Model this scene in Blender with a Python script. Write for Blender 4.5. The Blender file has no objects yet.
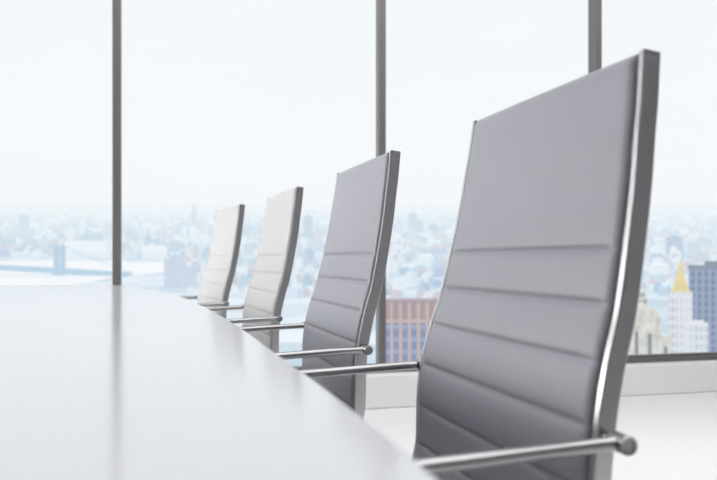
import bpy, bmesh, math, random
from mathutils import Vector, Matrix
C = bpy.context.scene.collection
PI = math.pi
EYE = 0.875
FPX, XC, YH = 720.0, 358.5, 259.0
YAW = math.radians(13.5)
CS, SN = math.cos(YAW), math.sin(YAW)
R = random.Random(7)

# ------------------------------------------------------------------ helpers
def place(px, py, depth):
    """survey helper: the point at that depth (metres) along the sight line measured from the photograph"""
    X = (px - XC) / FPX * depth
    return Vector((X * CS + depth * SN, -X * SN + depth * CS, EYE - (py - YH) / FPX * depth))

def tag(o, label=None, cat=None, group=None, kind=None):
    if label: o['label'] = label
    if cat: o['category'] = cat
    if group: o['group'] = group
    if kind: o['kind'] = kind
    return o

def empty(name, loc=(0, 0, 0), rz=0.0):
    o = bpy.data.objects.new(name, None)
    o.empty_display_size = 0.1
    o.location = loc
    o.rotation_euler = (0, 0, rz)
    C.objects.link(o)
    return o

def obj(name, bm, mat, parent=None, smooth=False, bevel=0.0, seg=2):
    me = bpy.data.meshes.new(name)
    bmesh.ops.recalc_face_normals(bm, faces=bm.faces[:])
    bm.to_mesh(me)
    bm.free()
    for m in (mat if isinstance(mat, (list, tuple)) else [mat]):
        me.materials.append(m)
    if smooth:
        for p in me.polygons:
            p.use_smooth = True
    o = bpy.data.objects.new(name, me)
    C.objects.link(o)
    if parent is not None:
        o.parent = parent
    if bevel:
        b = o.modifiers.new('bevel', 'BEVEL')
        b.width = bevel
        b.segments = seg
        b.limit_method = 'ANGLE'
        b.harden_normals = False
    return o

def B():
    return bmesh.new()

def box(bm, x0, x1, y0, y1, z0, z1, mi=0):
    v = [bm.verts.new((x, y, z)) for z in (z0, z1) for y in (y0, y1) for x in (x0, x1)]
    for f in ((0, 2, 3, 1), (4, 5, 7, 6), (0, 1, 5, 4), (2, 6, 7, 3), (0, 4, 6, 2), (1, 3, 7, 5)):
        bm.faces.new([v[i] for i in f]).material_index = mi
    return bm

def prism(bm, pts, z0, z1, mi=0):
    a = [bm.verts.new((x, y, z0)) for x, y in pts]
    b = [bm.verts.new((x, y, z1)) for x, y in pts]
    n = len(pts)
    bm.faces.new(a[::-1]).material_index = mi
    bm.faces.new(b).material_index = mi
    for i in range(n):
        bm.faces.new((a[i], a[(i + 1) % n], b[(i + 1) % n], b[i])).material_index = mi
    return bm

def frustum(bm, cx, cy, z0, z1, w0, d0, w1, d1, mi=0):
    a = [bm.verts.new((cx + sx * w0 / 2, cy + sy * d0 / 2, z0)) for sx, sy in ((-1, -1), (1, -1), (1, 1), (-1, 1))]
    b = [bm.verts.new((cx + sx * w1 / 2, cy + sy * d1 / 2, z1)) for sx, sy in ((-1, -1), (1, -1), (1, 1), (-1, 1))]
    bm.faces.new(a[::-1]).material_index = mi
    bm.faces.new(b).material_index = mi
    for i in range(4):
        bm.faces.new((a[i], a[(i + 1) % 4], b[(i + 1) % 4], b[i])).material_index = mi
    return bm

def lathe(bm, prof, cx=0, cy=0, n=20, M=None):
    """revolve (r, z) profile about z, optionally transformed by M"""
    rings = []
    for r, z in prof:
        ring = []
        for i in range(n):
            a = 2 * PI * i / n
            p = Vector((cx + r * math.cos(a), cy + r * math.sin(a), z))
            ring.append(bm.verts.new(M @ p if M else p))
        rings.append(ring)
    for k in range(len(rings) - 1):
        for i in range(n):
            j = (i + 1) % n
            bm.faces.new((rings[k][i], rings[k][j], rings[k + 1][j], rings[k + 1][i]))
    bm.faces.new(rings[0][::-1])
    bm.faces.new(rings[-1])
    return bm

def smooth_path(pts, n=6):
    """Catmull-Rom through points"""
    P = [Vector(p) for p in pts]
    P = [2 * P[0] - P[1]] + P + [2 * P[-1] - P[-2]]
    out = []
    for i in range(1, len(P) - 2):
        a, b, c, d = P[i - 1:i + 3]
        for k in range(n):
            t = k / n
            out.append(0.5 * ((2 * b) + (c - a) * t + (2 * a - 5 * b + 4 * c - d) * t * t + (3 * b - a - 3 * c + d) * t ** 3))
    out.append(P[-2])
    return out

def sweep(bm, path, section, up=Vector((0, 1, 0))):
    """sweep a closed (a, b) section along path; a along `up`, b along normal = tangent x up"""
    rings = []
    n = len(path)
    for i, p in enumerate(path):
        t = (path[min(i + 1, n - 1)] - path[max(i - 1, 0)]).normalized()
        nn = t.cross(up).normalized()
        uu = nn.cross(t).normalized()
        rings.append([bm.verts.new(p + uu * a + nn * b) for a, b in section])
    m = len(section)
    for k in range(n - 1):
        for i in range(m):
            j = (i + 1) % m
            bm.faces.new((rings[k][i], rings[k][j], rings[k + 1][j], rings[k + 1][i]))
    bm.faces.new(rings[0][::-1])
    bm.faces.new(rings[-1])
    return bm

def circ(ra, rb, n=14):
    return [(ra * math.cos(2 * PI * i / n), rb * math.sin(2 * PI * i / n)) for i in range(n)]

# ------------------------------------------------------------------ materials
def mat(name, col, rough=0.5, metal=0.0, noise=0.0, nscale=20.0, bump=0.0, bscale=200.0, coat=0.0, spec=0.5, stretch=None):
    m = bpy.data.materials.new(name)
    m.use_nodes = True
    nt = m.node_tree
    b = nt.nodes['Principled BSDF']
    b.inputs['Base Color'].default_value = (*col, 1)
    b.inputs['Roughness'].default_value = rough
    b.inputs['Metallic'].default_value = metal
    b.inputs['Specular IOR Level'].default_value = spec
    b.inputs['Coat Weight'].default_value = coat
    tc = nt.nodes.new('ShaderNodeTexCoord')
    vec = tc.outputs['Object']
    if stretch:
        mp = nt.nodes.new('ShaderNodeMapping')
        mp.inputs['Scale'].default_value = stretch
        nt.links.new(vec, mp.inputs['Vector'])
        vec = mp.outputs['Vector']
    if noise:
        n = nt.nodes.new('ShaderNodeTexNoise')
        n.inputs['Scale'].default_value = nscale
        n.inputs['Detail'].default_value = 4
        nt.links.new(vec, n.inputs['Vector'])
        r = nt.nodes.new('ShaderNodeMapRange')
        r.inputs['To Min'].default_value = 1 - noise
        r.inputs['To Max'].default_value = 1 + noise
        nt.links.new(n.outputs['Fac'], r.inputs['Value'])
        mx = nt.nodes.new('ShaderNodeVectorMath')
        mx.operation = 'SCALE'
        mx.inputs[0].default_value = col
        nt.links.new(r.outputs['Result'], mx.inputs['Scale'])
        nt.links.new(mx.outputs['Vector'], b.inputs['Base Color'])
    if bump:
        n2 = nt.nodes.new('ShaderNodeTexNoise')
        n2.inputs['Scale'].default_value = bscale
        n2.inputs['Detail'].default_value = 5
        nt.links.new(vec, n2.inputs['Vector'])
        bp = nt.nodes.new('ShaderNodeBump')
        bp.inputs['Strength'].default_value = bump
        bp.inputs['Distance'].default_value = 0.002
        nt.links.new(n2.outputs['Fac'], bp.inputs['Height'])
        nt.links.new(bp.outputs['Normal'], b.inputs['Normal'])
    return m

M = {}
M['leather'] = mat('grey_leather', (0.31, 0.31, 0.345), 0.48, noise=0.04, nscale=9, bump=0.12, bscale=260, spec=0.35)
M['lit_leather'] = mat('lit_leather', (0.485, 0.478, 0.48), 0.5, noise=0.03, nscale=9, bump=0.12, bscale=260, spec=0.35)  # the grey leather lightened in colour for the brighter far end
M['metal'] = mat('brushed_aluminium', (0.55, 0.54, 0.55), 0.24, 1.0, noise=0.05, nscale=40, stretch=(1, 1, 12))
M['chrome'] = mat('polished_chrome', (0.36, 0.355, 0.36), 0.27, 1.0, noise=0.03, nscale=30)
M['plastic'] = mat('dark_plastic', (0.035, 0.035, 0.04), 0.45, noise=0.1)
M['table'] = mat('white_lacquer', (0.655, 0.66, 0.68), 0.6, noise=0.01, nscale=3, spec=0.0, coat=0.0)
_nt = M['table'].node_tree                    # clear gloss coat over the white lacquer
_b = _nt.nodes['Principled BSDF']
_fr = _nt.nodes.new('ShaderNodeFresnel')
_fr.inputs['IOR'].default_value = 1.85
_cl = _nt.nodes.new('ShaderNodeMath')
_cl.operation = 'MINIMUM'
_cl.inputs[1].default_value = 0.645
_gl = _nt.nodes.new('ShaderNodeBsdfGlossy')
_gl.inputs['Roughness'].default_value = 0.14
_gl.inputs['Color'].default_value = (.97, .985, 1, 1)
_ms = _nt.nodes.new('ShaderNodeMixShader')
_nt.links.new(_fr.outputs[0], _cl.inputs[0])
_nt.links.new(_cl.outputs[0], _ms.inputs[0])
_nt.links.new(_b.outputs[0], _ms.inputs[1])
_nt.links.new(_gl.outputs[0], _ms.inputs[2])
_nt.links.new(_ms.outputs[0], _nt.nodes['Material Output'].inputs['Surface'])
M['table_leg'] = mat('table_leg_grey', (0.45, 0.45, 0.46), 0.35, noise=0.03)
M['floor'] = mat('pale_floor', (0.88, 0.875, 0.88), 0.32, noise=0.02, nscale=1.5)
M['wall'] = mat('grey_wall', (0.48, 0.475, 0.48), 0.8, noise=0.03, nscale=4)
M['curb'] = mat('white_sill_wall', (0.86, 0.84, 0.845), 0.6, noise=0.02, nscale=4)
M['ceiling'] = mat('ceiling_white', (0.75, 0.75, 0.75), 0.9, noise=0.02, nscale=3)
M['frame'] = mat('window_frame_grey', (0.165, 0.16, 0.16), 0.42, 0.3, noise=0.05, nscale=15)

def glass_mat():
    m = bpy.data.materials.new('clear_glass')
    m.use_nodes = True
    nt = m.node_tree
    nt.nodes.clear()
    out = nt.nodes.new('ShaderNodeOutputMaterial')
    t = nt.nodes.new('ShaderNodeBsdfTransparent')
    t.inputs['Color'].default_value = (0.985, 0.992, 0.995, 1)
    g = nt.nodes.new('ShaderNodeBsdfGlossy')
    g.inputs['Roughness'].default_value = 0.03
    fr = nt.nodes.new('ShaderNodeFresnel')
    fr.inputs['IOR'].default_value = 1.10
    mx = nt.nodes.new('ShaderNodeMixShader')
    nt.links.new(fr.outputs[0], mx.inputs[0])
    nt.links.new(t.outputs[0], mx.inputs[1])
    nt.links.new(g.outputs[0], mx.inputs[2])
    nt.links.new(mx.outputs[0], out.inputs['Surface'])
    return m
M['glass'] = glass_mat()

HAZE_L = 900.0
def hazed(name, col, col2=None, rough=0.8, scale=None, offset=0.10, nscale=None, kind='noise', emis=1.0, hcol=(0.79, 0.872, 0.937)):
    """outdoor material: haze painted in as emission that grows with distance from the building"""
    m = bpy.data.materials.new(name)
    m.use_nodes = True
    nt = m.node_tree
    L = nt.links.new
    b = nt.nodes['Principled BSDF']
    out = nt.nodes['Material Output']
    b.inputs['Roughness'].default_value = rough
    b.inputs['Specular IOR Level'].default_value = 0.2
    tc = nt.nodes.new('ShaderNodeTexCoord')
    geo = nt.nodes.new('ShaderNodeNewGeometry')
    if kind == 'noise':
        t = nt.nodes.new('ShaderNodeTexNoise')
        t.inputs['Scale'].default_value = nscale or 0.15
        t.inputs['Detail'].default_value = 5
        L(tc.outputs['Object'], t.inputs['Vector'])
        fac = t.outputs['Fac']
        mr = nt.nodes.new('ShaderNodeMapRange')
        mr.inputs['From Min'].default_value = 0.35
        mr.inputs['From Max'].default_value = 0.65
        L(fac, mr.inputs['Value'])
        fac = mr.outputs['Result']
    elif kind == 'windows':
        t = nt.nodes.new('ShaderNodeTexBrick')
        t.offset = 0.0
        t.inputs['Scale'].default_value = 1.0
        t.inputs['Brick Width'].default_value = (scale or (3.0, 3.5))[0]
        t.inputs['Row Height'].default_value = (scale or (3.0, 3.5))[1]
        t.inputs['Mortar Size'].default_value = 0.65
        t.inputs['Color1'].default_value = (0, 0, 0, 1)
        t.inputs['Color2'].default_value = (0, 0, 0, 1)
        t.inputs['Mortar'].default_value = (1, 1, 1, 1)
        sx = nt.nodes.new('ShaderNodeSeparateXYZ')
        L(tc.outputs['Object'], sx.inputs[0])
        ad = nt.nodes.new('ShaderNodeMath')
        L(sx.outputs['X'], ad.inputs[0])
        L(sx.outputs['Y'], ad.inputs[1])
        cb = nt.nodes.new('ShaderNodeCombineXYZ')
        L(ad.outputs[0], cb.inputs['X'])
        L(sx.outputs['Z'], cb.inputs['Y'])
        L(cb.outputs[0], t.inputs['Vector'])
        fac = t.outputs['Color']
    else:
        t = nt.nodes.new('ShaderNodeTexVoronoi')
        t.inputs['Scale'].default_value = nscale or 0.03
        L(tc.outputs['Object'], t.inputs['Vector'])
        fac = t.outputs['Color']
    mix = nt.nodes.new('ShaderNodeMix')
    mix.data_type = 'RGBA'
    mix.inputs[6].default_value = (*(col2 or [c * 0.85 for c in col]), 1)
    mix.inputs[7].default_value = (*col, 1)
    L(fac, mix.inputs[0])
    L(mix.outputs[2], b.inputs['Base Color'])
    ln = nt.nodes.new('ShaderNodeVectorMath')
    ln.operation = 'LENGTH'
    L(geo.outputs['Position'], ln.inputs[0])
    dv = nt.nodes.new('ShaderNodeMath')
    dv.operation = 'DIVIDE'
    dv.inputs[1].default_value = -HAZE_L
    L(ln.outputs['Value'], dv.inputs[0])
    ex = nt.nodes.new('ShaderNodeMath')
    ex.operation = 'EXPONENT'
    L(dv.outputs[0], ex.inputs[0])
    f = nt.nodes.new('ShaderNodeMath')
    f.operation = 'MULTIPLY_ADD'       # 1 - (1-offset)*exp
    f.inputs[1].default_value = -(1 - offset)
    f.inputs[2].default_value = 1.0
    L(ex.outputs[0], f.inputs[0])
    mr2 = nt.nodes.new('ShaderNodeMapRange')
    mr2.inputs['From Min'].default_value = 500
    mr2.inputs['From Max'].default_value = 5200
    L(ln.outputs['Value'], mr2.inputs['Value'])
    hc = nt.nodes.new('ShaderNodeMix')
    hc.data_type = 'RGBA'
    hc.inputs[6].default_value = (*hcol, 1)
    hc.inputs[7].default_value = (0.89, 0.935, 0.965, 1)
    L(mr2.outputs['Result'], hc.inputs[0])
    em = nt.nodes.new('ShaderNodeEmission')  # glow mixed into the surface in place of hazy air
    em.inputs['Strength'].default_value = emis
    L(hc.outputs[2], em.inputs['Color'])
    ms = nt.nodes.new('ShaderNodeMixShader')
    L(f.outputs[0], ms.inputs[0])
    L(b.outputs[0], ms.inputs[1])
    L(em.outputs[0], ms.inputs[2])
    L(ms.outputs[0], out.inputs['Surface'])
    return m

# ------------------------------------------------------------------ the room
WY = 4.17                                    # window plane
XL, XR, YB, ZC = -5.2, 6.2, -4.5, 3.8
def struct(name, bm, m, parent=None, **k):
    o = obj(name, bm, m, parent, **k)
    if parent is None:
        o['kind'] = 'structure'
    return o

struct('floor', box(B(), XL - .2, XR + .2, YB - .2, WY + .25, -0.2, 0.0), M['floor'])
struct('ceiling', box(B(), XL - .2, XR + .2, YB - .2, WY + .25, ZC, ZC + 0.2), M['ceiling'])
struct('wall_right', box(B(), XR, XR + .2, YB, WY + .25, 0, ZC), M['wall'])
struct('wall_back', box(B(), XL, XR, YB - .2, YB, 0, ZC), M['wall'])
lw = B()
box(lw, XL - .2, XL, YB, 1.2, 0, ZC)
box(lw, XL - .2, XL, 1.2, WY + .25, 0, .2)
box(lw, XL - .2, XL, 1.2, WY + .25, 3.1, ZC)
box(lw, XL - .2, XL, WY - .1, WY + .25, .2, 3.1)
struct('wall_left', lw, M['wall'])
cb = B()
box(cb, XL, XR, WY - 0.115, WY + 0.25, 0, 0.198)
struct('wall_front', cb, M['curb'], bevel=0.012, seg=3)
# metal framing of the glass wall
MX = [-3.28, -1.83, -0.368, 1.140, 2.581, 4.03, 5.48]
tn = 1
def trim(bm, bevel=0.003):
    global tn
    o = struct('trim_%d' % tn, bm, M['frame'], bevel=bevel)
    tn += 1
    return o
for x in MX:
    bm = B()
    box(bm, x - .0215, x + .0215, WY - .035, WY + .035, .243, 3.68)
    box(bm, x - .012, x + .012, WY + .035, WY + .075, .243, 3.68)
    trim(bm)
bm = B()
box(bm, XL, XR, WY - .035, WY + .04, .198, .236)
box(bm, XL, XR, WY - .022, WY + .03, .236, .245)
trim(bm)
bm = B()
box(bm, XL, XR, WY - .035, WY + .04, 3.68, 3.8)
trim(bm)
edges = [XL] + MX + [XR]
for i in range(len(edges) - 1):
    a, b_ = edges[i], edges[i + 1]
    bm = box(B(), a + (.0215 if i else 0), b_ - (.0215 if i < len(edges) - 2 else 0), WY + .036, WY + .044, .24, 3.68)
    struct('window_%d' % (i + 1), bm, M['glass'])
# glazing of the left wall
bm = box(B(), XL - .10, XL - .092, 1.2, WY - .1, .2, 3.1)
struct('window_%d' % (len(edges)), bm, M['glass'])

# ------------------------------------------------------------------ the table
TX, TY = -0.75, 0.40                         # centre line
edge_pts = [(.139, .40), (.1385, .44), (.137, .51), (.134, .58), (.130, .70), (.124, .805), (.115, .962), (.103, 1.206), (.088, 1.425),
            (.062, 1.77), (.036, 2.015), (-.003, 2.366), (-.069, 2.776), (-.147, 3.165), (-.208, 3.37), (-.29, 3.545), (-.41, 3.655), (-.56, 3.705), (-.75, 3.718)]
sp = [(p.x, p.y) for p in smooth_path([(x, y, 0) for x, y in edge_pts], 5)]
quarter = sp
half = quarter + [(2 * TX - x, y) for x, y in quarter[::-1][1:]]
outline = half + [(x, 2 * TY - y) for x, y in half[::-1][1:-1]]
table = empty('conference_table', (TX, TY, 0))
tag(table, 'long white glossy conference table with rounded ends reflecting the windows', 'table')
bm = B()
prism(bm, [(x - TX, y - TY) for x, y in outline], 0.722, 0.752)
obj('tabletop', bm, M['table'], table, bevel=0.004, seg=3)
for sy in (-1, 1):
    bm = B()
    prism(bm, [(0.28 * math.cos(a) * (abs(math.cos(a)) ** -.4 if abs(math.cos(a)) > 1e-6 else 1), sy * 1.55 + 0.42 * math.sin(a)) for a in [2 * PI * k / 32 for k in range(32)]], 0.03, 0.722)
    obj('leg', bm, M['table_leg'], table)
    bm = B()
    box(bm, -.42, .42, sy * 1.55 - .55, sy * 1.55 + .55, 0, .03)
    obj('foot_plate', bm, M['metal'], table, bevel=.006)

# ------------------------------------------------------------------ conference chair
# local frame: +x = backwards, y = across, origin on the floor below the arm joints
PROF = [(.0932, 1.132), (.0860, 1.072), (.0795, 1.031), (.0705, .970), (.0580, .904), (.0390, .8175), (.0205, .758), (.0070, .706), (.0005, .672),
        (-.0045, .626), (-.0055, .575), (-.0085, .525), (-.026, .483), (-.066, .461), (-.125, .452), (-.225, .449), (-.335, .452), (-.425, .455), (-.475, .448), (-.502, .425)]
HW = 0.2745                                   # half distance between rail centres from the arms down
HWT = 0.2365                                  # the same at the top: the back tapers
def hw(z):
    return HW + (HWT - HW) * min(1.0, max(0.0, (z - .67) / (1.127 - .67)))
RT, RD = 0.0058, 0.0250                       # rail half thickness, depth
path = smooth_path([(s, 0, z) for s, z in PROF], 10)
# arc-length parametrised normals (towards the sitter)
def frames(path):
    out = []
    n = len(path)
    for i, p in enumerate(path):
        t = (path[min(i + 1, n - 1)] - path[max(i - 1, 0)]).normalized()
        out.append((p, t, Vector((t.z, 0, -t.x))))    # t points down -> normal (t.z,0,-t.x) points to -x (front)
    return out
FR = frames(path)
def resample(fr, step):
    res = [fr[0]]
    acc = 0
    for a, b in zip(fr, fr[1:]):
        d = (b[0] - a[0]).length
        k = max(1, int(d / step))
        for i in range(1, k + 1):
            t = i / k
            res.append((a[0].lerp(b[0], t), a[1].lerp(b[1], t).normalized(), a[2].lerp(b[2], t).normalized()))
    return res
FRr = resample(FR, 0.0012)
def pad(fr, seams, by_z=True, th_front=0.0085, th_back=0.0105, nu=36):
    """upholstered sling pad between the rails, with stitched channels"""
    bm = B()
    n = len(fr)
    s_acc = [0]
    for a, b in zip(fr, fr[1:]):
        s_acc.append(s_acc[-1] + (b[0] - a[0]).length)
    tot = s_acc[-1]
    top, bot = [], []
    for k, (p, t, nn) in enumerate(fr):
        key = p.z if by_z else p.x
        g = min(abs(key - s) for s in seams)
        groove = math.exp(-(g / 0.0046) ** 2) * 0.0040 + math.exp(-(g / 0.014) ** 2) * 0.0014
        e = min(s_acc[k], tot - s_acc[k])
        endf = math.sqrt(max(0.0, 1 - (1 - min(1, e / 0.014)) ** 2))
        rt, rb = [], []
        half_w = hw(p.z) - RT - 0.002
        for i in range(nu + 1):
            u = -1 + 2 * i / nu
            u = math.sin(u * PI / 2) * 0.55 + u * 0.45
            dist = (1 - abs(u)) * half_w
            ef = math.sqrt(max(0.0, 1 - (1 - min(1, dist / 0.014)) ** 2))
            crown = 0.003 * (1 - u * u)
            f = -0.0042 + (th_front + crown - groove * min(1, dist / 0.03)) * ef * endf
            bk = -0.004 - (th_back + 0.3 * crown - 0.4 * groove) * ef * endf
            y = u * half_w
            rt.append(bm.verts.new(p + nn * f + Vector((0, y, 0))))
            rb.append(rt[-1] if i in (0, nu) else bm.verts.new(p + nn * bk + Vector((0, y, 0))))
        top.append(rt)
        bot.append(rb)
    for k in range(n - 1):
        for i in range(nu):
            bm.faces.new((top[k][i], top[k + 1][i], top[k + 1][i + 1], top[k][i + 1]))
            bm.faces.new((bot[k][i], bot[k][i + 1], bot[k + 1][i + 1], bot[k + 1][i]))
    ends = [v for r in (top[0], bot[0], top[-1], bot[-1]) for v in r]
    bmesh.ops.remove_doubles(bm, verts=list(set(ends)), dist=1e-5)
    return bm

def make_chair():
    root = empty('conference_chair')
    back_fr = [f for f in FRr if f[0].z > 0.486 and f[0].z < 1.1308]
    seat_fr = [f for f in FRr if f[0].z <= 0.484 and f[0].x > -0.487]
    obj('backrest', pad(back_fr, [.886, .820, .753, .681, .606, .535]), M['leather'], root, smooth=True)
    obj('seat', pad(seat_fr, [-.095, -.16, -.225, -.29, -.355, -.42], by_z=False, th_front=.017), M['leather'], root, smooth=True)
    for s in (-1, 1):
        bm = B()
        pp = [p + Vector((0, s * hw(p.z), 0)) for p in path]
        # rail section: a across (y), b along tangent x up; front face on the profile line, depth behind it
        c = .0016
        def sec(sg):
            b0, b1 = 0.0, sg * RD
            return [(-RT + c, b0), (RT - c, b0), (RT, b0 + sg * c), (RT, b1 - sg * c), (RT - c, b1), (-RT + c, b1), (-RT, b1 - sg * c), (-RT, b0 + sg * c)]
        t = (pp[1] - pp[0]).normalized()
        sg = 1 if t.cross(Vector((0, 1, 0))).x > 0 else -1
        sweep(bm, pp, sec(sg))
        obj('side_rail', bm, M['metal'], root)
    # cross bars behind the pads
    for (x, z) in ((.104, 1.085), (.0185, .66)):
        bm = B()
        lathe(bm, [(.0045, -hw(z) + RT), (.0045, hw(z) - RT)], n=12, M=Matrix.Translation((x, 0, z)) @ Matrix.Rotation(PI / 2, 4, 'X'))
        obj('cross_bar', bm, M['chrome'], root, smooth=True)
    for s in (-1, 1):
        y0 = s * (HW + RT)
        ya = s * (HW + 0.030)
        arm = smooth_path([(.020, ya, .672), (-.06, ya, .670), (-.16, ya, .666), (-.245, ya, .662), (-.285, ya, .653), (-.303, ya, .630),
                           (-.300, ya, .575), (-.285, ya, .52), (-.268, s * (HW + .022), .472), (-.26, s * (HW + .012), .445)], 6)
        bm = B()
        sweep(bm, arm, circ(.0100, .0083, 16))
        a = obj('armrest', bm, M['chrome'], root, smooth=True)
        bm = B()
        Mt = Matrix.Translation((.012, 0, .672)) @ Matrix.Rotation(-s * PI / 2, 4, 'X')
        lathe(bm, [(.0075, HW + RT - .004), (.0075, HW + .018), (.0075, HW + .020), (.0102, HW + .019), (.0110, HW + .0205), (.0110, HW + .045), (.0102, HW + .0475), (.0070, HW + .0468), (.0065, HW + .0455), (.0005, HW + .0455)], n=24, M=Mt)
        obj('arm_pivot', bm, M['chrome'], a, smooth=False, bevel=0)
        bm = B()
        Mt2 = Matrix.Translation((-.258, 0, .440)) @ Matrix.Rotation(-s * PI / 2, 4, 'X')
        lathe(bm, [(.009, HW + RT - .003), (.009, HW + .018), (.007, HW + .020)], n=16, M=Mt2)
        obj('arm_bolt', bm, M['chrome'], a)
    # under-seat mechanism, gas column, five-star base, casters
    cx = -.25
    bm = B()
    box(bm, cx - .10, cx + .09, -.07, .07, .385, .425)
    box(bm, cx - .07, cx + .06, -HW + RT, HW - RT, .415, .431)
    obj('tilt_mechanism', bm, M['plastic'], root, bevel=.006)
    bm = B()
    lathe(bm, [(.030, .10), (.030, .25), (.026, .255), (.016, .26), (.016, .39)], cx=cx, n=20)
    obj('gas_column', bm, M['chrome'], root, smooth=False)
    base = B()
    lathe(base, [(.042, .075), (.045, .085), (.045, .115), (.036, .125)], cx=cx, n=20)
    for k in range(5):
        a = 2 * PI * k / 5 + .3
        d = Vector((math.cos(a), math.sin(a), 0))
        sd = Vector((-math.sin(a), math.cos(a), 0))
        o0 = Vector((cx, 0, 0))
        r0 = [o0 + d * .035 + sd * q * .022 + Vector((0, 0, z)) for q, z in ((-1, .080), (1, .080), (1, .112), (-1, .112))]
        r1 = [o0 + d * .300 + sd * q * .013 + Vector((0, 0, z)) for q, z in ((-1, .066), (1, .066), (1, .082), (-1, .082))]
        va = [base.verts.new(v) for v in r0]
        vb = [base.verts.new(v) for v in r1]
        base.faces.new(va[::-1]); base.faces.new(vb)
        for i in range(4):
            base.faces.new((va[i], va[(i + 1) % 4], vb[(i + 1) % 4], vb[i]))
    bo = obj('star_base', base, M['chrome'], root, bevel=.003)
    for k in range(5):
        a = 2 * PI * k / 5 + .3
        px, py = cx + .285 * math.cos(a), .285 * math.sin(a)
        bm = B()
        Mc = Matrix.Translation((px, py, .026)) @ Matrix.Rotation(a, 4, 'Z') @ Matrix.Rotation(PI / 2, 4, 'X')
        for q in (-1, 1):
            lathe(bm, [(.012, q * .006), (.024, q * .007), (.026, q * .010), (.026, q * .020), (.022, q * .024), (.008, q * .0245)], n=18, M=Mc)
        lathe(bm, [(.006, -.01), (.006, .01)], n=10, M=Mc)
        lathe(bm, [(.006, .026), (.006, .072)], cx=px, cy=py, n=10)
        obj('caster', bm, M['plastic'], bo)
    return root

def copy_tree(o, parent=None):
    c = o.copy()
    C.objects.link(c)
    c.parent = parent
    for ch in list(o.children):
        copy_tree(ch, c)
    return c

# near-rail joint of each chair, its yaw, and its label
CH = [(.4397, 1.0106, 2.84, 'large grey leather conference chair nearest the camera, tallest in view'),
      (.3630, 1.8683, 3.49, 'mid-grey leather conference chair second along the table, right beside the middle mullion'),
      (.2645, 2.7593, 6.12, 'brightly lit leather conference chair third along the table, between the mid-grey and the smallest chair'),
      (.1112, 3.6236, 10.6, 'smallest and most brightly lit conference chair at the far rounded end of the table')]
proto = make_chair()
for i, (jx, jy, yaw, lab) in enumerate(CH):
    o = proto if i == 0 else copy_tree(proto)
    r = math.radians(yaw)
    o.location = (jx, jy, 0)
    o.rotation_euler = (0, 0, r)
    tag(o, lab, 'chair', 'conference chairs along the table')
    if i == 2:                                # brighter light on the two far chairs is put into their leather colour
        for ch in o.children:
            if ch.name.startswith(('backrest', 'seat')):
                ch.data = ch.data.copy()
                ch.data.materials[0] = M['lit_leather']
        pale = {ch.name.split('.')[0]: ch.data for ch in o.children if ch.name.startswith(('backrest', 'seat'))}  # pads whose colour carries the brighter light
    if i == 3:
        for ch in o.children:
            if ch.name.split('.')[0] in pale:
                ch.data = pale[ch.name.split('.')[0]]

# ------------------------------------------------------------------ outside: sloping city under haze
SL, DROP = 0.080, -66.0
def ground_z(depth):
    return EYE + DROP + SL * depth
def cam(X, depth, z):
    return Vector((X * CS + depth * SN, -X * SN + depth * CS, z))
def on_ground(px, py):
    depth = DROP / ((YH - py) / FPX - SL)
    return cam((px - XC) / FPX * depth, depth, ground_z(depth))
g = B()
gv = [[g.verts.new(cam(X, D, ground_z(D))) for X in (-9000, -2500, -900, -300, 0, 300, 900, 2500, 9000)] for D in (60, 200, 400, 800, 1600, 3200, 6400, 14000)]
for i in range(len(gv) - 1):
    for j in range(8):
        g.faces.new((gv[i][j], gv[i][j + 1], gv[i + 1][j + 1], gv[i + 1][j]))
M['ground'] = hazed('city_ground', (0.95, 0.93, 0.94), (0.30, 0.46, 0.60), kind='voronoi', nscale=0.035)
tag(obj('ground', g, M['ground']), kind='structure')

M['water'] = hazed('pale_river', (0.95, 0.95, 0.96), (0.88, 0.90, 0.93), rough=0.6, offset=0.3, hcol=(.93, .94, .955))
riv = B()
north = [(-330, 262), (-120, 262), (0, 262), (60, 261), (115, 261.5), (166, 263), (172, 264)]
south = [(172, 272), (150, 274), (118, 277), (90, 283), (40, 291), (-60, 300), (-330, 306)]
fv = [riv.verts.new(on_ground(x, y) + Vector((0, 0, .6))) for x, y in north + south]
riv.faces.new(fv)
tag(obj('river', riv, M['water']), kind='structure')

HM = {}
def hm(name, col, **k):
    if name not in HM:
        HM[name] = hazed(name, col, **k)
    return HM[name]
pal = [hm('haze_white', (1.0, .98, .97), emis=1.05), hm('haze_blue', (.26, .50, .72)), hm('haze_slate', (.30, .44, .66)),  # the white one glows a little more to look sunlit
       hm('haze_pink', (.74, .56, .58)), hm('haze_grey', (.58, .58, .64)), hm('haze_cream', (.86, .80, .72)), hm('haze_sky', (.48, .68, .84))]

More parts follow.
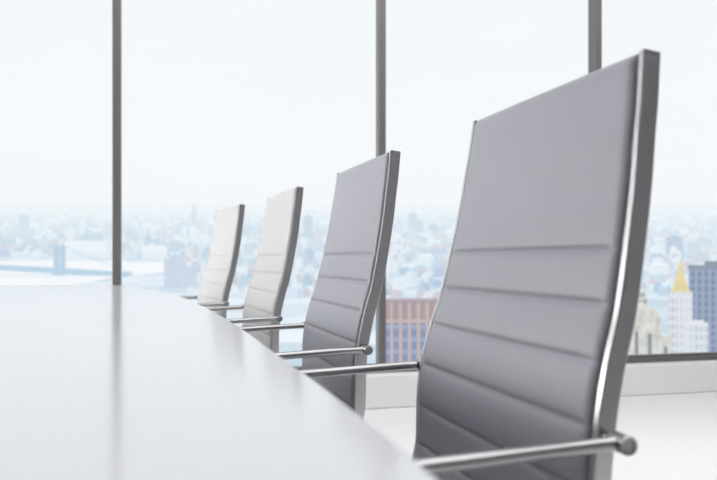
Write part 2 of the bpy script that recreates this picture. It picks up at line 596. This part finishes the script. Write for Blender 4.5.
def tower_bm(w, d, h, style, rng):
    """a block with parapet, roof house and, by style, set-backs or a slab"""
    bm = B()
    if style == 0:
        box(bm, -w / 2, w / 2, -d / 2, d / 2, 0, h)
        box(bm, -w * .5 - .2, w * .5 + .2, -d / 2 - .2, d / 2 + .2, h - .9, h + .5)
        box(bm, -w * .2, w * .22, -d * .2, d * .2, h, h + 3.2)
    elif style == 1:
        box(bm, -w / 2, w / 2, -d / 2, d / 2, 0, h * .62)
        box(bm, -w * .36, w * .36, -d * .36, d * .36, h * .62, h * .86)
        box(bm, -w * .22, w * .22, -d * .22, d * .22, h * .86, h)
    elif style == 2:
        box(bm, -w / 2, w * .1, -d / 2, d / 2, 0, h)
        box(bm, w * .1, w / 2, -d / 2, d / 2, 0, h * .72)
        box(bm, -w * .35, -w * .05, -d * .2, d * .2, h, h + 2.5)
    else:
        box(bm, -w / 2, w / 2, -d / 2, d / 2, 0, h)
        frustum(bm, 0, 0, h, h + w * .28, w * 1.04, d * 1.04, w * .9, d * .08)
    return bm

def building(name, px, ytop, wpx, depth, m, label, cat='building', style=0, group=None, deep=None):
    p = place(px, ytop, depth)
    w = wpx / FPX * depth
    z0 = ground_z(depth) - 2
    h = p.z - z0
    o = obj(name, tower_bm(w, deep or w * .8, h, style, R), m)
    o.location = (p.x, p.y, z0)
    o.rotation_euler = (0, 0, -YAW - math.atan((px - XC) / FPX) * .6)
    tag(o, label, cat, group)
    return o

# -- brick tower with vertical piers, behind the second mullion from the right
def brick_tower():
    depth = 210.0
    p = place(430, 301, depth)
    s = depth / FPX
    w = 98 * s
    d = 9.0
    H = p.z - (ground_z(depth) - 3)
    root = empty('brick_tower', (p.x, p.y, p.z - H), -YAW)
    tag(root, 'red-brown brick tower with vertical piers and blue window strips, behind the largest chair', 'building')
    wall = hm('brick_red', (.60, .31, .26), offset=.04)
    pier = hm('brick_pier', (.74, .47, .39), offset=.04)
    gl = hazed('strip_glass', (.30, .38, .60), (.14, .20, .42), kind='windows', scale=(30, 3.6), offset=.04)
    top = hm('brick_purple', (.42, .25, .31), offset=.04)
    bm = box(B(), -w / 2, w / 2, 0, d, 0, H)
    obj('wall', bm, wall, root)
    # recessed louvre band at the top, glass strips below
    n = 11
    pitch = w / n
    for k in range(n):
        x0 = -w / 2 + k * pitch
        gbm = box(B(), x0 + pitch * .36, x0 + pitch * .98, -.25, .1, 0, H - 22 * s)
        obj('window_strip', gbm, gl, root)
        lb = box(B(), x0 + pitch * .40, x0 + pitch * .72, -.2, .1, H - 18 * s, H - 2.5 * s)
        obj('louvre', lb, top, root)
        pb = box(B(), x0 + pitch * .02, x0 + pitch * .34, -.7, .1, 0, H - 1.2 * s)
        obj('pier', pb, pier, root)
    obj('cornice', box(B(), -w / 2 - .2, w / 2 + .2, -.8, d + .2, H - 21.5 * s, H - 18.5 * s), pier, root)
    obj('parapet', box(B(), -w / 2 - .2, w / 2 + .2, -.75, d + .2, H - 1.6 * s, H + .3), top, root)
brick_tower()

# -- pale tower with a gilded pyramid roof
def spire_tower():
    depth = 284.0
    s = depth / FPX
    base = place(680.5, 365, depth)
    zt = lambda y: place(680.5, y, depth).z
    z0 = ground_z(depth) - 2
    root = empty('spire_tower', (base.x, base.y, z0), -YAW - .43)
    tag(root, 'pale stone tower topped by a golden pyramid spire', 'building')
    st = hazed('pale_stone', (.95, .91, .90), (.50, .53, .66), kind='windows', scale=(1.7, 3.4), offset=.06)
    gold = hm('gilded_roof', (1.0, .74, .22), offset=-.05)
    z = lambda y: zt(y) - z0
    bm = B()
    box(bm, -11 * s, 11 * s, -3, 14, 0, z(296))
    box(bm, -9.5 * s, 9.5 * s, -2, 13, z(296), z(292.5))
    for q in (-10.4, -6, 0, 5, 10.4):
        box(bm, (q - .6) * s, (q + .6) * s, -3.6, -2.5, 0, z(291))
    obj('shaft', bm, st, root)
    bm = B()
    frustum(bm, 0, 6, z(294.5), z(290), 20 * s, 18 * s, 16 * s, 14 * s)
    frustum(bm, 0, 6, z(290), z(271), 14.5 * s, 13 * s, 4.4 * s, 4.2 * s)
    obj('pyramid_roof', bm, gold, root)
    bm = B()
    lathe(bm, [(2.3 * s, z(271)), (2.3 * s, z(266)), (1.5 * s, z(265)), (.9 * s, z(262)), (.1 * s, z(257.5))], cx=0, cy=6, n=10)
    obj('lantern', bm, gold, root)
    bm = B()
    box(bm, 4 * s, 24.5 * s, -8, 2, 0, z(322))
    box(bm, 8 * s, 21 * s, -7, 1, z(322), z(319.5))
    for q in (5, 10, 15, 20, 24):
        box(bm, (q - .5) * s, (q + .5) * s, -8.5, -7.5, 0, z(321))
    obj('wing', bm, st, root)
spire_tower()

# -- cream tower with rounded gables and small dark cupolas
def cream_tower():
    depth = 250.0
    s = depth / FPX
    cx0 = 645.0
    p = place(cx0, 300, depth)
    z0 = ground_z(depth) - 2
    z = lambda y: place(cx0, y, depth).z - z0
    root = empty('domed_tower', (p.x, p.y, z0), -YAW - .2)
    tag(root, 'cream stone tower with rounded top, dark arched windows and small cupola', 'building')
    cream = hm('cream_stone', (1.0, .92, .77), col2=(.66, .60, .50), nscale=.35, offset=.0)
    dark = hm('dark_opening', (.10, .09, .10), offset=.04)
    bm = B()
    box(bm, -40 * s, 15 * s, 0, 16, 0, z(322))
    box(bm, -40 * s, 26 * s, 1, 18, 0, z(338))
    # rounded gable
    pts = [(-34 * s, z(322))] + [((-8 + 23 * math.cos(a)) * s, z(322) + 20 * s * math.sin(a)) for a in [PI * k / 14 for k in range(14, -1, -1)]]
    a = [bm.verts.new((x, .5, zz)) for x, zz in pts[1:]]
    b_ = [bm.verts.new((x, 14, zz)) for x, zz in pts[1:]]
    bm.faces.new(a); bm.faces.new(b_[::-1])
    for i in range(len(a)):
        j = (i + 1) % len(a)
        bm.faces.new((a[i], a[j], b_[j], b_[i]))
    for q in (-14, -1.5, 8, 14):
        box(bm, (q - 1.6) * s, (q + 1.6) * s, -.6, .6, 0, z(316 if q < 10 else 324))
        frustum(bm, q * s, 0, z(316 if q < 10 else 324), z(309 if q < 10 else 318), 3 * s, 1.1, .4 * s, .3)
    box(bm, -40 * s, 16 * s, -.5, 3, z(326), z(324))
    box(bm, -40 * s, 27 * s, .4, 3, z(340), z(338.4))
    box(bm, -14 * s, 10 * s, -.3, 4, z(309), z(307.5))
    obj('wall', bm, cream, root)
    for q, t in ((-8, 333), (4.5, 335), (20, 348)):
        bm = B()
        pts = [((q + 1.5 * math.cos(a)) * s, z(t) + 1.8 * s * math.sin(a)) for a in [PI * k / 8 for k in range(9)]] + [((q - 1.5) * s, 0), ((q + 1.5) * s, 0)]
        va = [bm.verts.new((x, -.15 if q < 15 else .85, zz)) for x, zz in pts]
        vb = [bm.verts.new((x, .2 if q < 15 else 1.2, zz)) for x, zz in pts]
        bm.faces.new(va); bm.faces.new(vb[::-1])
        for i in range(len(va)):
            j = (i + 1) % len(va)
            bm.faces.new((va[i], va[j], vb[j], vb[i]))
        obj('arched_window', bm, dark, root)
    bm = B()
    lathe(bm, [(5 * s, z(306)), (5 * s, z(300)), (3.2 * s, z(299)), (3.2 * s, z(292)), (2.3 * s, z(291)), (2.3 * s, z(287)), (1.4 * s, z(284.5)), (.2 * s, z(281))], cx=-1 * s, cy=7, n=12)
    cu = obj('cupola', bm, cream, root)
    for k in range(6):
        an = 2 * PI * k / 6 + .3
        bm = B()
        box(bm, -1 * s + 3.3 * s * math.cos(an) - .3, -1 * s + 3.3 * s * math.cos(an) + .3, 7 + 3.3 * s * math.sin(an) - .3, 7 + 3.3 * s * math.sin(an) + .3, z(298), z(293.5))
        obj('opening', bm, dark, cu)
        bm = B()
        box(bm, -1 * s + 5.1 * s * math.cos(an) - .45, -1 * s + 5.1 * s * math.cos(an) + .45, 7 + 5.1 * s * math.sin(an) - .45, 7 + 5.1 * s * math.sin(an) + .45, z(305), z(300.8))
        obj('opening', bm, dark, cu)
cream_tower()

# -- blue glass tower at the right
def glass_tower():
    depth = 308.0
    s = depth / FPX
    p = place(716.5, 266.5, depth)
    z0 = ground_z(depth) - 2
    H = p.z - z0
    root = empty('glass_tower', (p.x, p.y, z0), -YAW - .42)
    tag(root, 'dark blue glass office tower at the right end of the windows', 'building')
    w = 50 * s
    obj('curtain_wall', box(B(), -w / 2, w / 2, 0, 18, 0, H), hazed('tower_glass', (.22, .28, .44), (.06, .12, .30), kind='windows', scale=(2.6, 3.2), offset=-.1), root)
    dk = hm('roof_dark', (.10, .13, .24), offset=.0)
    bm = box(B(), -w / 2 - .3, w / 2 + .3, -.3, 18.3, H - 1.2, H + .5)
    obj('parapet', bm, dk, root)
    bm = box(B(), -w * .2, w * .3, 5, 13, H + .4, H + 2.2)
    obj('roof_house', bm, dk, root)
    bm = B()
    for k in range(9):
        x = -w / 2 + w * k / 8
        box(bm, x - .18, x + .18, -.25, .05, 0, H - 1.2)
    obj('fin', bm, hm('fin_grey', (.36, .42, .55), offset=.0), root)
glass_tower()

# -- other silhouettes one can pick out in the haze
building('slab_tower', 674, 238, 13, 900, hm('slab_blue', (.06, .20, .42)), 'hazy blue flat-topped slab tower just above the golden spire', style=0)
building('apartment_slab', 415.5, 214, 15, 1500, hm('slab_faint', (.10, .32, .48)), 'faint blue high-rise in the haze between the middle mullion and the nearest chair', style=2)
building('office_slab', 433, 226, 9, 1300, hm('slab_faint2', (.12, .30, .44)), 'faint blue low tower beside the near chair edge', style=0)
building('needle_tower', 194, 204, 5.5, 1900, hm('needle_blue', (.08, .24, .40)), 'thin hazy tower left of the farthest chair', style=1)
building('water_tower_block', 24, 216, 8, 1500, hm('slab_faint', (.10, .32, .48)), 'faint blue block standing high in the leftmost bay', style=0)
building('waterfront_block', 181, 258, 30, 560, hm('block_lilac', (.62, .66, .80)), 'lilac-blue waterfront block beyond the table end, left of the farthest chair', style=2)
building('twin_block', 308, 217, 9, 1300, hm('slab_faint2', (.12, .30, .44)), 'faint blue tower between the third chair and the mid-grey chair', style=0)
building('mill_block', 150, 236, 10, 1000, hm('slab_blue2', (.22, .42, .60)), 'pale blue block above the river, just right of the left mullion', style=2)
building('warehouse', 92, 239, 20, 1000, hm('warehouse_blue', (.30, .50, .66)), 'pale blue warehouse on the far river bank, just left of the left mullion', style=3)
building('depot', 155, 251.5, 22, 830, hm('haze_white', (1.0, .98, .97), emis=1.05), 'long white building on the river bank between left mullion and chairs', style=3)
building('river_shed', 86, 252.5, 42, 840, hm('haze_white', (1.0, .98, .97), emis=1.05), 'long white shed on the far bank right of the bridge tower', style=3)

# -- suspension bridge over the river
def bridge():
    depth = 640.0
    s = depth / FPX
    p = place(59.5, 283, depth)
    root = empty('suspension_bridge', (p.x, p.y, p.z), -YAW)
    tag(root, 'hazy blue suspension bridge crossing the pale river at the left', 'bridge')
    bl = hm('bridge_blue', (.24, .52, .74), offset=.05)
    zz = lambda y: (283 - y) * s
    bm = B()
    for q in (-3.2, 3.2):
        box(bm, (q - 1.5) * s, (q + 1.5) * s, -3, 3, -6, zz(247.5))
    for y in (247, 256, 265, 274):
        box(bm, -4.6 * s, 4.6 * s, -2.5, 2.5, zz(y + 2.2), zz(y))
    box(bm, -5.6 * s, 5.6 * s, -4, 4, -8, zz(274))
    for q in (-3.2, 3.2):
        frustum(bm, q * s, 0, zz(247.5), zz(244), 3 * s, 6, 1.2 * s, 2)
    obj('tower', bm, bl, root)
    bm = B()
    v = []
    for x, y in ((-420, 253), (0, 267.5), (64, 271), (130, 275)):
        v.append(((x - 59.5) * s, y))
    for (x0, y0), (x1, y1) in zip(v, v[1:]):
        a = [bm.verts.new((x0, d, zz(y0 + e))) for d, e in ((-7, 2.6), (7, 2.6), (7, -2.6), (-7, -2.6))]
        b_ = [bm.verts.new((x1, d, zz(y1 + e))) for d, e in ((-7, 2.6), (7, 2.6), (7, -2.6), (-7, -2.6))]
        bm.faces.new(a[::-1]); bm.faces.new(b_)
        for i in range(4):
            bm.faces.new((a[i], a[(i + 1) % 4], b_[(i + 1) % 4], b_[i]))
    obj('deck', bm, bl, root)
    for y in (-6, 6):
        bm = B()
        pts = [Vector(((-420 - 59.5) * s, y, zz(244)))]
        for k in range(15):
            t = k / 14
            x = -420 + 479.5 * t
            sag = 15 * 4 * (t - .5) ** 2
            pts.append(Vector(((x - 59.5) * s, y, zz(262 - sag - 2 * t + (1 - t) * -6))))
        pts.append(Vector(((130 - 59.5) * s, y, zz(273))))
        sweep(bm, pts[1:], circ(.22, .22, 6))
        obj('cable', bm, bl, root)
bridge()

# -- countable nearer rooftops, one object each
bays = [(-30, 112, 'small hazy building in the city seen through the leftmost bay', 'hazy city buildings in the leftmost bay'),
        (122, 372, 'small hazy building in the city seen through the second bay, behind the farther chairs', 'hazy city buildings in the second bay'),
        (386, 590, 'small hazy building in the city seen left of the nearest chair', 'hazy city buildings in the third bay'),
        (603, 740, 'small hazy building in the city seen right of the nearest chair', 'hazy city buildings in the right bay')]
protos = []
for st in range(4):
    for mi in range(len(pal)):
        o = None
        protos.append((st, mi))
meshes = {}
FOOT = []
bpy.context.view_layer.update()
for o in C.objects:                           # ground already built on
    if o.parent is None and (o.get('category') in ('building', 'bridge')):
        ps = [m.matrix_world @ Vector(c) for m in ([o] + list(o.children)) if m.type == 'MESH' for c in m.bound_box]
        FOOT.append((min(p.x for p in ps), max(p.x for p in ps), min(p.y for p in ps), max(p.y for p in ps)))
GRID = {}
def free(x, y, r, add=True):
    for a0, a1, b0, b1 in FOOT:
        if x + r > a0 and x - r < a1 and y + r > b0 and y - r < b1:
            return False
    k0, k1 = int((x - r) // 150), int((x + r) // 150)
    l0, l1 = int((y - r) // 150), int((y + r) // 150)
    for i in range(k0, k1 + 1):
        for j in range(l0, l1 + 1):
            for a, b, q in GRID.get((i, j), ()):
                if abs(a - x) < r + q and abs(b - y) < r + q:
                    return False
    if add:
        for i in range(k0, k1 + 1):
            for j in range(l0, l1 + 1):
                GRID.setdefault((i, j), []).append((x, y, r))
    return True
def small(px, py, wpx, hpx, label, group):
    base = on_ground(px, py)
    depth = DROP / ((YH - py) / FPX - SL)
    w = wpx / FPX * depth
    h = hpx / FPX * depth
    st, mi = R.choice((0, 0, 1, 2, 2, 3)), R.choice((0, 0, 0, 1, 1, 2, 3, 3, 4, 5, 6, 6))
    if not free(base.x, base.y, w * .78):
        return
    if (st, mi) not in meshes:
        t = obj('city_building', tower_bm(20, 16, 20, st, R), pal[mi])
        meshes[(st, mi)] = t.data
        o = t
    else:
        o = bpy.data.objects.new('city_building', meshes[(st, mi)])
        C.objects.link(o)
    o.location = base - Vector((0, 0, 1))
    o.scale = (w / 20, w / 20 * R.uniform(.7, 1.2), (h + 1) / 20)
    o.rotation_euler = (0, 0, -YAW + R.uniform(-.35, .35))
    tag(o, label, 'building', group)

def hidden(px, py):
    """stands behind furniture in the photograph"""
    if py > 290 and px < 380: return True
    if 112 < px < 121: return True
    if 478 < px < 632: return True
    if 440 < px <= 478 and py > 290: return True
    if 632 <= px < 640 and py > 300: return True
    if 342 < px < 384 and 160 < py: return True
    if 314 < px <= 342 and py > 270: return True
    if px < 175 and 259 < py < 290: return True
    if 272 < px < 294 and 190 < py: return True
    if 220 < px < 238: return True
    return False
n_ind = 0
for x0, x1, lab, grp in bays:
    span = x1 - x0
    for py in (330, 312, 297, 286, 277, 269, 262, 255, 249, 243, 237):
        k = int(span / (20 if py < 260 else 24)) + 1
        for i in range(k):
            px = x0 + (i + R.uniform(.15, .85)) * span / k
            q = py + R.uniform(-3, 3)
            if hidden(px, q) or (386 < px < 480 and q > 300) or (632 < px and q > 296):
                continue
            sc = 1.0 if q > 255 else .8
            small(px, q, R.uniform(6, 15) * sc, R.uniform(5, 12) * sc, lab, grp)
            n_ind += 1
print('individual buildings', n_ind)

# -- the uncountable rest of the city, far in the haze
far = B()
for i in range(2600):
    py = R.choice((R.uniform(207.5, 236), R.uniform(212, 262), R.uniform(236, 300)))
    px = R.uniform(-60, 780)
    if px < 178 and 258 < py < 300:
        continue
    depth = DROP / ((YH - py) / FPX - SL)
    p = on_ground(px, py)
    w = R.uniform(3, 11) / FPX * depth * (0.5 if py < 220 else .8)
    h = R.uniform(1.2, 4.5) / FPX * depth * (0.6 if py < 220 else 1) + 3
    if R.random() < .04:
        h *= 2.2; w *= .5
    if not free(p.x, p.y, w * .72, False):
        continue
    mi = R.choice((0, 0, 0, 1, 1, 2, 3, 3, 4, 5, 6, 6))
    x, y, zb = p
    v0 = len(far.verts)
    a = R.uniform(-.4, .4) - YAW
    ca, sa = math.cos(a), math.sin(a)
    def blk(w, d, z0, z1):
        vs = [far.verts.new((x + ca * sx * w / 2 - sa * sy * d / 2, y + sa * sx * w / 2 + ca * sy * d / 2, z)) for z in (z0, z1) for sx, sy in ((-1, -1), (1, -1), (1, 1), (-1, 1))]
        for f in ((4, 5, 6, 7), (0, 1, 5, 4), (1, 2, 6, 5), (2, 3, 7, 6), (3, 0, 4, 7)):
            far.faces.new([vs[k] for k in f]).material_index = mi
    blk(w, w * .7, zb - 1, zb + h)
    blk(w * .4, w * .3, zb + h, zb + h * 1.12 + 1)
tag(obj('hazy_city', far, pal), 'pale blue mass of distant city roofs fading into haze beyond the windows', 'city', kind='stuff')

# ------------------------------------------------------------------ sky and lamps
w = bpy.data.worlds.new('sky')
bpy.context.scene.world = w
w.use_nodes = True
nt = w.node_tree
L = nt.links.new
bg = nt.nodes['Background']
tc = nt.nodes.new('ShaderNodeTexCoord')
sx = nt.nodes.new('ShaderNodeSeparateXYZ')
L(tc.outputs['Generated'], sx.inputs[0])
ramp = nt.nodes.new('ShaderNodeValToRGB')
cr = ramp.color_ramp
cr.interpolation = 'B_SPLINE'
cr.elements[0].position = 0.0
cr.elements[0].color = (.88, .92, .955, 1)
cr.elements[1].position = 1.0
cr.elements[1].color = (.80, .87, .93, 1)
for pos, c in ((.03, (.90, .935, .96)), (.11, (.95, .968, .978)), (.20, (.955, .97, .98)), (.34, (.92, .95, .968)), (.6, (.88, .925, .955))):
    e = cr.elements.new(pos)
    e.color = (*c, 1)
L(sx.outputs['Z'], ramp.inputs[0])
mp = nt.nodes.new('ShaderNodeMapping')
mp.inputs['Scale'].default_value = (2.2, 2.2, 9)
L(tc.outputs['Generated'], mp.inputs[0])
nz = nt.nodes.new('ShaderNodeTexNoise')
nz.inputs['Scale'].default_value = 2.0
nz.inputs['Detail'].default_value = 6
L(mp.outputs[0], nz.inputs['Vector'])
mr = nt.nodes.new('ShaderNodeMapRange')
mr.inputs['From Min'].default_value = .35
mr.inputs['From Max'].default_value = .7
mr.inputs['To Min'].default_value = 0
mr.inputs['To Max'].default_value = .35
L(nz.outputs['Fac'], mr.inputs['Value'])
mx = nt.nodes.new('ShaderNodeMix')
mx.data_type = 'RGBA'
mx.inputs[7].default_value = (.98, .985, .99, 1)
L(mr.outputs[0], mx.inputs[0])
L(ramp.outputs[0], mx.inputs[6])
L(mx.outputs[2], bg.inputs['Color'])
bg.inputs['Strength'].default_value = 1.0

def lamp(name, kind, loc, energy, color=(1, 1, 1), **k):
    l = bpy.data.lights.new(name, kind)
    l.energy = energy
    l.color = color
    for a, v in k.items():
        setattr(l, a, v)
    o = bpy.data.objects.new(name, l)
    o.location = loc
    C.objects.link(o)
    return o
def aim(o, d):
    o.rotation_euler = Vector(d).to_track_quat('-Z', 'Y').to_euler()
s = lamp('sun', 'SUN', (0, 0, 20), 0.9, (1, .97, .93), angle=math.radians(1.8))
aim(s, (.72, -.69, -1.4))
a = lamp('far_chair_fill', 'AREA', (-3.2, 3.8, 1.25), 165, (1, .99, .975), shape='RECTANGLE', size=1.0, size_y=1.5)  # added unseen fill lamp that brightens the far chairs
aim(a, (1, -.22, 0))
a = lamp('overhead_fill', 'AREA', (1.8, 1.5, ZC - .05), 132, (1, .99, .98), shape='RECTANGLE', size=5, size_y=4)  # added fill from above to lift the room, no fixture there
aim(a, (0, 0, -1))

# ------------------------------------------------------------------ camera
cd = bpy.data.cameras.new('camera')
co = bpy.data.objects.new('camera', cd)
C.objects.link(co)
co.location = (0, 0, EYE)
co.rotation_euler = (PI / 2, 0, -YAW)
cd.sensor_width = 36.0
cd.lens = FPX / 717 * 36.0
cd.shift_y = (YH - 240) / 717
cd.clip_start = 0.02
cd.clip_end = 30000
cd.dof.use_dof = True
cd.dof.focus_distance = 1.75
cd.dof.aperture_fstop = 4.4
sc = bpy.context.scene
sc.camera = co
sc.view_settings.view_transform = 'Standard'
sc.view_settings.look = 'None'
sc.view_settings.exposure = 0.0
sc.cycles.use_denoising = True
sc.cycles.denoising_input_passes = 'RGB_ALBEDO_NORMAL'
sc.cycles.use_adaptive_sampling = False
sc.cycles.caustics_reflective = False
sc.cycles.caustics_refractive = False
sc.cycles.sample_clamp_indirect = 3.0
sc.cycles.max_bounces = 8
sc.cycles.transparent_max_bounces = 12
